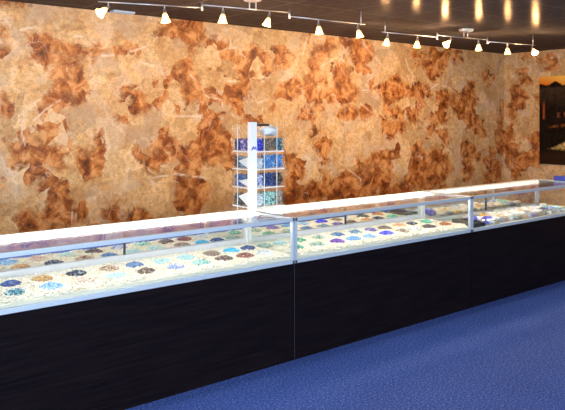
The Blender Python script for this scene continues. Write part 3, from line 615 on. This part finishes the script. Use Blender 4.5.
for i, z in enumerate(FLOORS):
    for j in range(3):
        key, h = FR[i][j]
        cell_beads(CX[j] if j else .004, CX[j+1], .004, .075, z, h, key, '%s loose beads %s of the tower front, %s tier' % (WORDS.get(key, key), POSN[j], TIERS[i]), 'y')
    for j in range(2):
        key = LF[i][j]
        cell_beads(.004, .070, CYs[j] if j else .082, CYs[j+1], z, .080, key, '%s loose beads on the left face of the tower, %s tier, %s cell' % (WORDS.get(key, key), TIERS[i], ('near', 'far')[j]), 'x')
# white folded chutes seen in the left cells
CHM = pmat('white_chute_sheet', (.88, .89, .88), .35, noise=.02)
for z, k in ((FLOORS[2]+.004, .075), (FLOORS[1]+.004, .055), (FLOORS[0]+.004, .095)):
    mb = MB(); y0, y1 = .036, .148
    a = [(-.0008, y0, z), (-.0008, y1, z+k*.62), (-.0008, y0, z+k)]; b = [(.0012, p[1], p[2]) for p in a]
    # a folded sheet: thin wedge standing on its long edge just inside the bin front
    a = [(.0005, p[1], p[2]) for p in a]; b = [(.0035, p[1], p[2]) for p in b]
    mb.add(a+b, [(0, 1, 2), (5, 4, 3), (0, 3, 4, 1), (1, 4, 5, 2), (2, 5, 3, 0)]); mb.build('chute', CHM, t)
for z in FLOORS:
    MB().box(.034, TW-.006, -.0050, -.0032, z-.006, z+.001).build('shelf_lip', ACE, t); MB().box(-.0050, -.0032, .036, TD-.008, z-.006, z+.001).build('shelf_lip', ACE, t)
MB().box(.046, .150, .006, .012, H-.030, H-.016, .001).build('hanger_bar', STILE, t)
# crumpled bag in the open top tier
nb = MB(); bm = bmesh.new(); bmesh.ops.create_icosphere(bm, subdivisions=3, radius=1)
for v in bm.verts:
    q = v.co; k = 1+.22*math.sin(q.x*5+q.y*3)*math.cos(q.z*6+q.y*4)
    v.co = Vector((q.x*.070*k, q.y*.045*k, q.z*.036*k))
bm.verts.index_update(); nb.add([v.co[:] for v in bm.verts], [[v.index for v in f_.verts] for f_ in bm.faces], 0, True); bm.free()
tag(nb.build('crumpled_bag', BAGM, None, (TX+.185, TY+.060, ZT0+H-.060)), 'crumpled white plastic bag in the open top tier of the bead tower', 'bag')

# ------------------------------------------------------------------ spot-light fixtures on the ceiling
CHROME = pmat('satin_nickel', (.72, .72, .74), .28, .9, noise=.03)
CANOPY = pmat('brushed_steel_canopy', (.70, .76, .84), .3, .6, noise=.03)
SHADE = emat('glowing_amber_glass', (1.0, .55, .16), 7.0)
BULB = emat('halogen_bulb', (1.0, .86, .60), 25.0)
FWD = Vector((math.sin(YAW), math.cos(YAW), 0)); RGT = Vector((math.cos(YAW), -math.sin(YAW), 0))
def lamp_head(p, aim, parent, power, spot=1.2):
    """stem down from the rail, swivel socket, bell shade, bulb; the lamp's own light"""
    p = Vector(p); e = p-Vector((0, 0, .034))
    h = MB().tube(p, e, .0052).build('lamp_stem', CHROME, parent)
    d = Vector(aim).normalized()
    M = Matrix.Translation(e) @ d.to_track_quat('Z', 'Y').to_matrix().to_4x4()
    MB().lathe([(.006, -.012), (.010, -.010), (.012, .022), (.016, .026), (.016, .030)], M, 16).build('lamp_socket', CHROME, h)
    prof = [(.013, .022), (.017, .034), (.021, .048), (.025, .062), (.031, .078), (.036, .088)]
    inner = [(r-.002, z) for r, z in reversed(prof)]
    MB().lathe(prof+inner, M, 20, caps=False).build('lamp_shade', SHADE, h)
    MB().lathe([(.004, .030), (.011, .040), (.016, .052), (.019, .066), (.016, .078), (.006, .084)], M, 14).build('lamp_bulb', BULB, h)
    l = bpy.data.lights.new('lamp_light', 'POINT'); l.energy = power; l.color = (1.0, .62, .33); l.shadow_soft_size = .03
    o = bpy.data.objects.new('lamp_light', l); COL.objects.link(o); o.parent = h
    o.location = e+d*.096; o.rotation_euler = d.to_track_quat('-Z', 'Y').to_euler()
def track_fixture(segs, canopy, stems, heads, label):
    t = thing('track_light', label, 'track light', (canopy[0], canopy[1], ZC), 0, 'six lamp track lights under the dark ceiling')
    org = Vector((canopy[0], canopy[1], ZC)); L_ = lambda p: Vector(p)-org
    c = MB().lathe([(.075, 0), (.075, -.012), (.066, -.024), (.050, -.028)], None, 28).build('canopy', CANOPY, t)
    (a, b) = segs[1]; a = Vector(a); b = Vector(b); mid = Vector((canopy[0], canopy[1], 0)); dirv = (b-a).normalized()
    k = (mid-Vector((a.x, a.y, 0))).dot(Vector((dirv.x, dirv.y, 0)))
    for s in (-.028, .028):
        q = a+dirv*(k+s); MB().tube(L_((q.x, q.y, ZC-.020)), L_((q.x, q.y, q.z)), .0055).build('canopy_stem', CHROME, t)
    for a, b in segs:
        MB().tube(L_(a), L_(b), .0048).build('lamp_rail', CHROME, t)
    for i in (0, 1):
        p = (Vector(segs[i][1])+Vector(segs[i+1][0]))/2
        MB().tube(L_((p.x, p.y, 2.300)), L_((p.x, p.y, 2.368)), .0085).build('rail_joint', CHROME, t)
        for q in (segs[i][1], segs[i+1][0]):
            MB().tube(L_(q), L_((p.x, p.y, q[2])), .0045).build('rail_joint', CHROME, t)
    for s in stems:
        MB().tube(L_((s[0], s[1], 2.312)), L_((s[0], s[1], ZC)), .0062).build('ceiling_stem', CHROME, t)
    for (x, y, z, aim, pw, sp) in heads: lamp_head(L_((x, y, z)), aim, t, pw, sp)
DN = Vector((0, 0, -1))
def aim(r=0.0, f=0.0): return DN+RGT*r+FWD*f
track_fixture([((1.934, 4.447, 2.32), (2.632, 4.219, 2.32)), ((2.660, 4.235, 2.345), (3.372, 4.110, 2.345)), ((3.419, 4.129, 2.32), (4.208, 4.075, 2.32))],
    (3.065, 4.165), [(4.160, 4.078)],
    [(2.001, 4.426, 2.32, aim(-.9, -.9), 15, 1.2), (2.376, 4.303, 2.32, aim(.12, 0), 15, 1.2), (2.819, 4.207, 2.345, aim(-.05, 0.1), 15, 1.2),
     (3.209, 4.138, 2.345, aim(-.3, .1), 15, 1.2), (3.697, 4.110, 2.32, aim(.08, .1), 15, 1.2), (4.125, 4.081, 2.32, aim(.25, .15), 15, 1.2)],
    'left track light with six glowing lamps on three jointed rails, above the leftmost case')
track_fixture([((4.695, 4.326, 2.32), (5.373, 4.252, 2.32)), ((5.498, 4.276, 2.345), (6.148, 4.196, 2.345)), ((6.180, 4.150, 2.32), (6.868, 4.037, 2.32))],
    (5.865, 4.225), [(4.735, 4.322), (6.835, 4.042)],
    [(4.764, 4.318, 2.32, aim(-.1, .4), 17, 1.0), (5.150, 4.277, 2.32, aim(-.05, .1), 15, 1.2), (5.647, 4.257, 2.345, aim(-1.0, -.6), 15, 1.2),
     (6.051, 4.205, 2.345, aim(.12, .35), 34, 1.2), (6.422, 4.097, 2.32, aim(.05, .1), 15, 1.2), (6.826, 4.043, 2.32, aim(.1, -1.0), 15, 1.2)],
    'right track light with six glowing lamps, nearer the room corner, above the rightmost case')
# slim pale vent where ceiling meets the wall
t = thing('ceiling_vent', 'slim pale blue-white vent under the ceiling beside the leftmost lamp', 'vent', (2.575, 5.405, ZC))
VM = pmat('pale_vent_enamel', (.45, .58, .72), .4, noise=.03)
mb = MB(); mb.box(-.10, .10, -.040, -.032, -.014, 0); mb.box(-.10, .10, .032, .040, -.014, 0); mb.box(-.10, -.092, -.032, .032, -.014, 0); mb.box(.092, .10, -.032, .032, -.014, 0)
mb.build('vent_frame', VM, t)
for k in range(3): MB().box(-.092, .092, -.022+k*.018, -.014+k*.018, -.012, -.002).build('vent_slat', VM, t)

# ------------------------------------------------------------------ sunset picture on the right wall
PW, PH = .85, 1.19
t = thing('wall_picture', 'large unframed sunset landscape picture on the right wall', 'picture', (XR-.032, 4.935, .887))
nu, nv = 86, 120
uu = np.linspace(0, PW, nu); vv = np.linspace(0, PH, nv); Ug, Vg = np.meshgrid(uu/PW, vv/PH)
def sm(e0, e1, x): q = np.clip((x-e0)/(e1-e0), 0, 1); return q*q*(3-2*q)
nz = rng.random((nv, nu)); 
def blur(a, k=1):
    for _ in range(k): a = (a+np.roll(a, 1, 0)+np.roll(a, -1, 0)+np.roll(a, 1, 1)+np.roll(a, -1, 1))/5
    return a
nb_ = (blur(nz, 3)-.5)*4
img = np.zeros((nv, nu, 3))
dk = np.array([.012, .007, .004])
img[:] = dk+np.clip(nb_, -.5, 1)[..., None]*np.array([.010, .006, .003])
fld = sm(.60, .86, Vg)*(1-sm(.86, .89, Vg)); img += fld[..., None]*np.array([.034, .020, .010])*(1+.5*nb_[..., None])
tree = .900+.012*np.sin(Ug*9+2.2)+.004*np.sin(Ug*41)+.012*nb_; tree = np.maximum(tree, .890+.050*np.exp(-((Ug-.27)/.075)**2)+.014*nb_)
sky = sm(0, .012, Vg-tree); g = sm(.88, 1.0, Vg)[..., None]*.5+sm(0, .7, Ug)[..., None]*.6
skyc = np.array([.62, .11, .008])*(1-np.clip(g, 0, 1))+np.array([.80, .50, .08])*np.clip(g, 0, 1)
skyc = skyc*1.25
img = img*(1-sky[..., None])+skyc*sky[..., None]
def put(mask, c): 
    global img
    img = img*(1-mask[..., None])+np.array(c)*mask[..., None]
po = np.exp(-((Ug-.075-.02*(Vg-.6))/.016)**2)*sm(.50, .53, Vg)*(1-sm(.66, .74, Vg)); put(po*.9, (.42, .09, .02))
br = sm(.52, .54, Vg)*(1-sm(.585, .60, Vg))*(np.sin(Ug*62) > -.2)*sm(.26, .30, Ug); put(br*.7*np.clip(.5+nb_, 0, 1), (.26, .085, .03))
stq = np.exp(-((Vg-(.405+.10*Ug))/.014)**2)*sm(.12, .3, Ug); put(stq*.8*np.clip(.7+nb_, 0, 1), (.34, .10, .02))
top = .175+.16*sm(.05, .75, Ug); heap = sm(0, .02, top-Vg)*sm(0, .05, Vg-(.165-.03*Ug))*sm(.02, .12, Ug)
put(heap*np.clip(.9+.5*nb_, 0, 1), (.46, .28, .07)); put(heap*(nz > .62), (.80, .56, .18)); put(heap*(nz < .22), (.04, .035, .012)); put(heap*(nz > .93), (.72, .66, .42))
gr = (1-sm(.10, .17, Vg)); put(gr*.5, (.045, .018, .008))
mP = bpy.data.materials.new('printed_sunset'); mP.use_nodes = True; nt = mP.node_tree
an = nt.nodes.new('ShaderNodeAttribute'); an.attribute_name = 'print_colour'; nt.links.new(an.outputs['Color'], nt.nodes['Principled BSDF'].inputs['Base Color'])
nt.nodes['Principled BSDF'].inputs['Roughness'].default_value = .6; nt.nodes['Principled BSDF'].inputs['Specular IOR Level'].default_value = .05
Vp = np.array([(0.0, -u, v) for v in vv for u in uu]); i = np.arange((nv-1)*nu).reshape(nv-1, nu)[:, :-1].ravel()
Fp = np.stack([i, i+nu, i+nu+1, i+1], -1)[:, ::-1]
o = fast_mesh('printed_face', Vp, Fp, np.zeros(len(Fp), int), [mP], t)
ca = o.data.attributes.new('print_colour', 'FLOAT_COLOR', 'POINT'); ca.data.foreach_set('color', np.concatenate([img.reshape(-1, 3), np.ones((nu*nv, 1))], 1).astype(np.float32).ravel())
MB().box(.001, .030, -PW, 0, 0, PH).build('canvas_block', pmat('black_canvas_edge', (.015, .010, .008), .6, noise=.1), t)
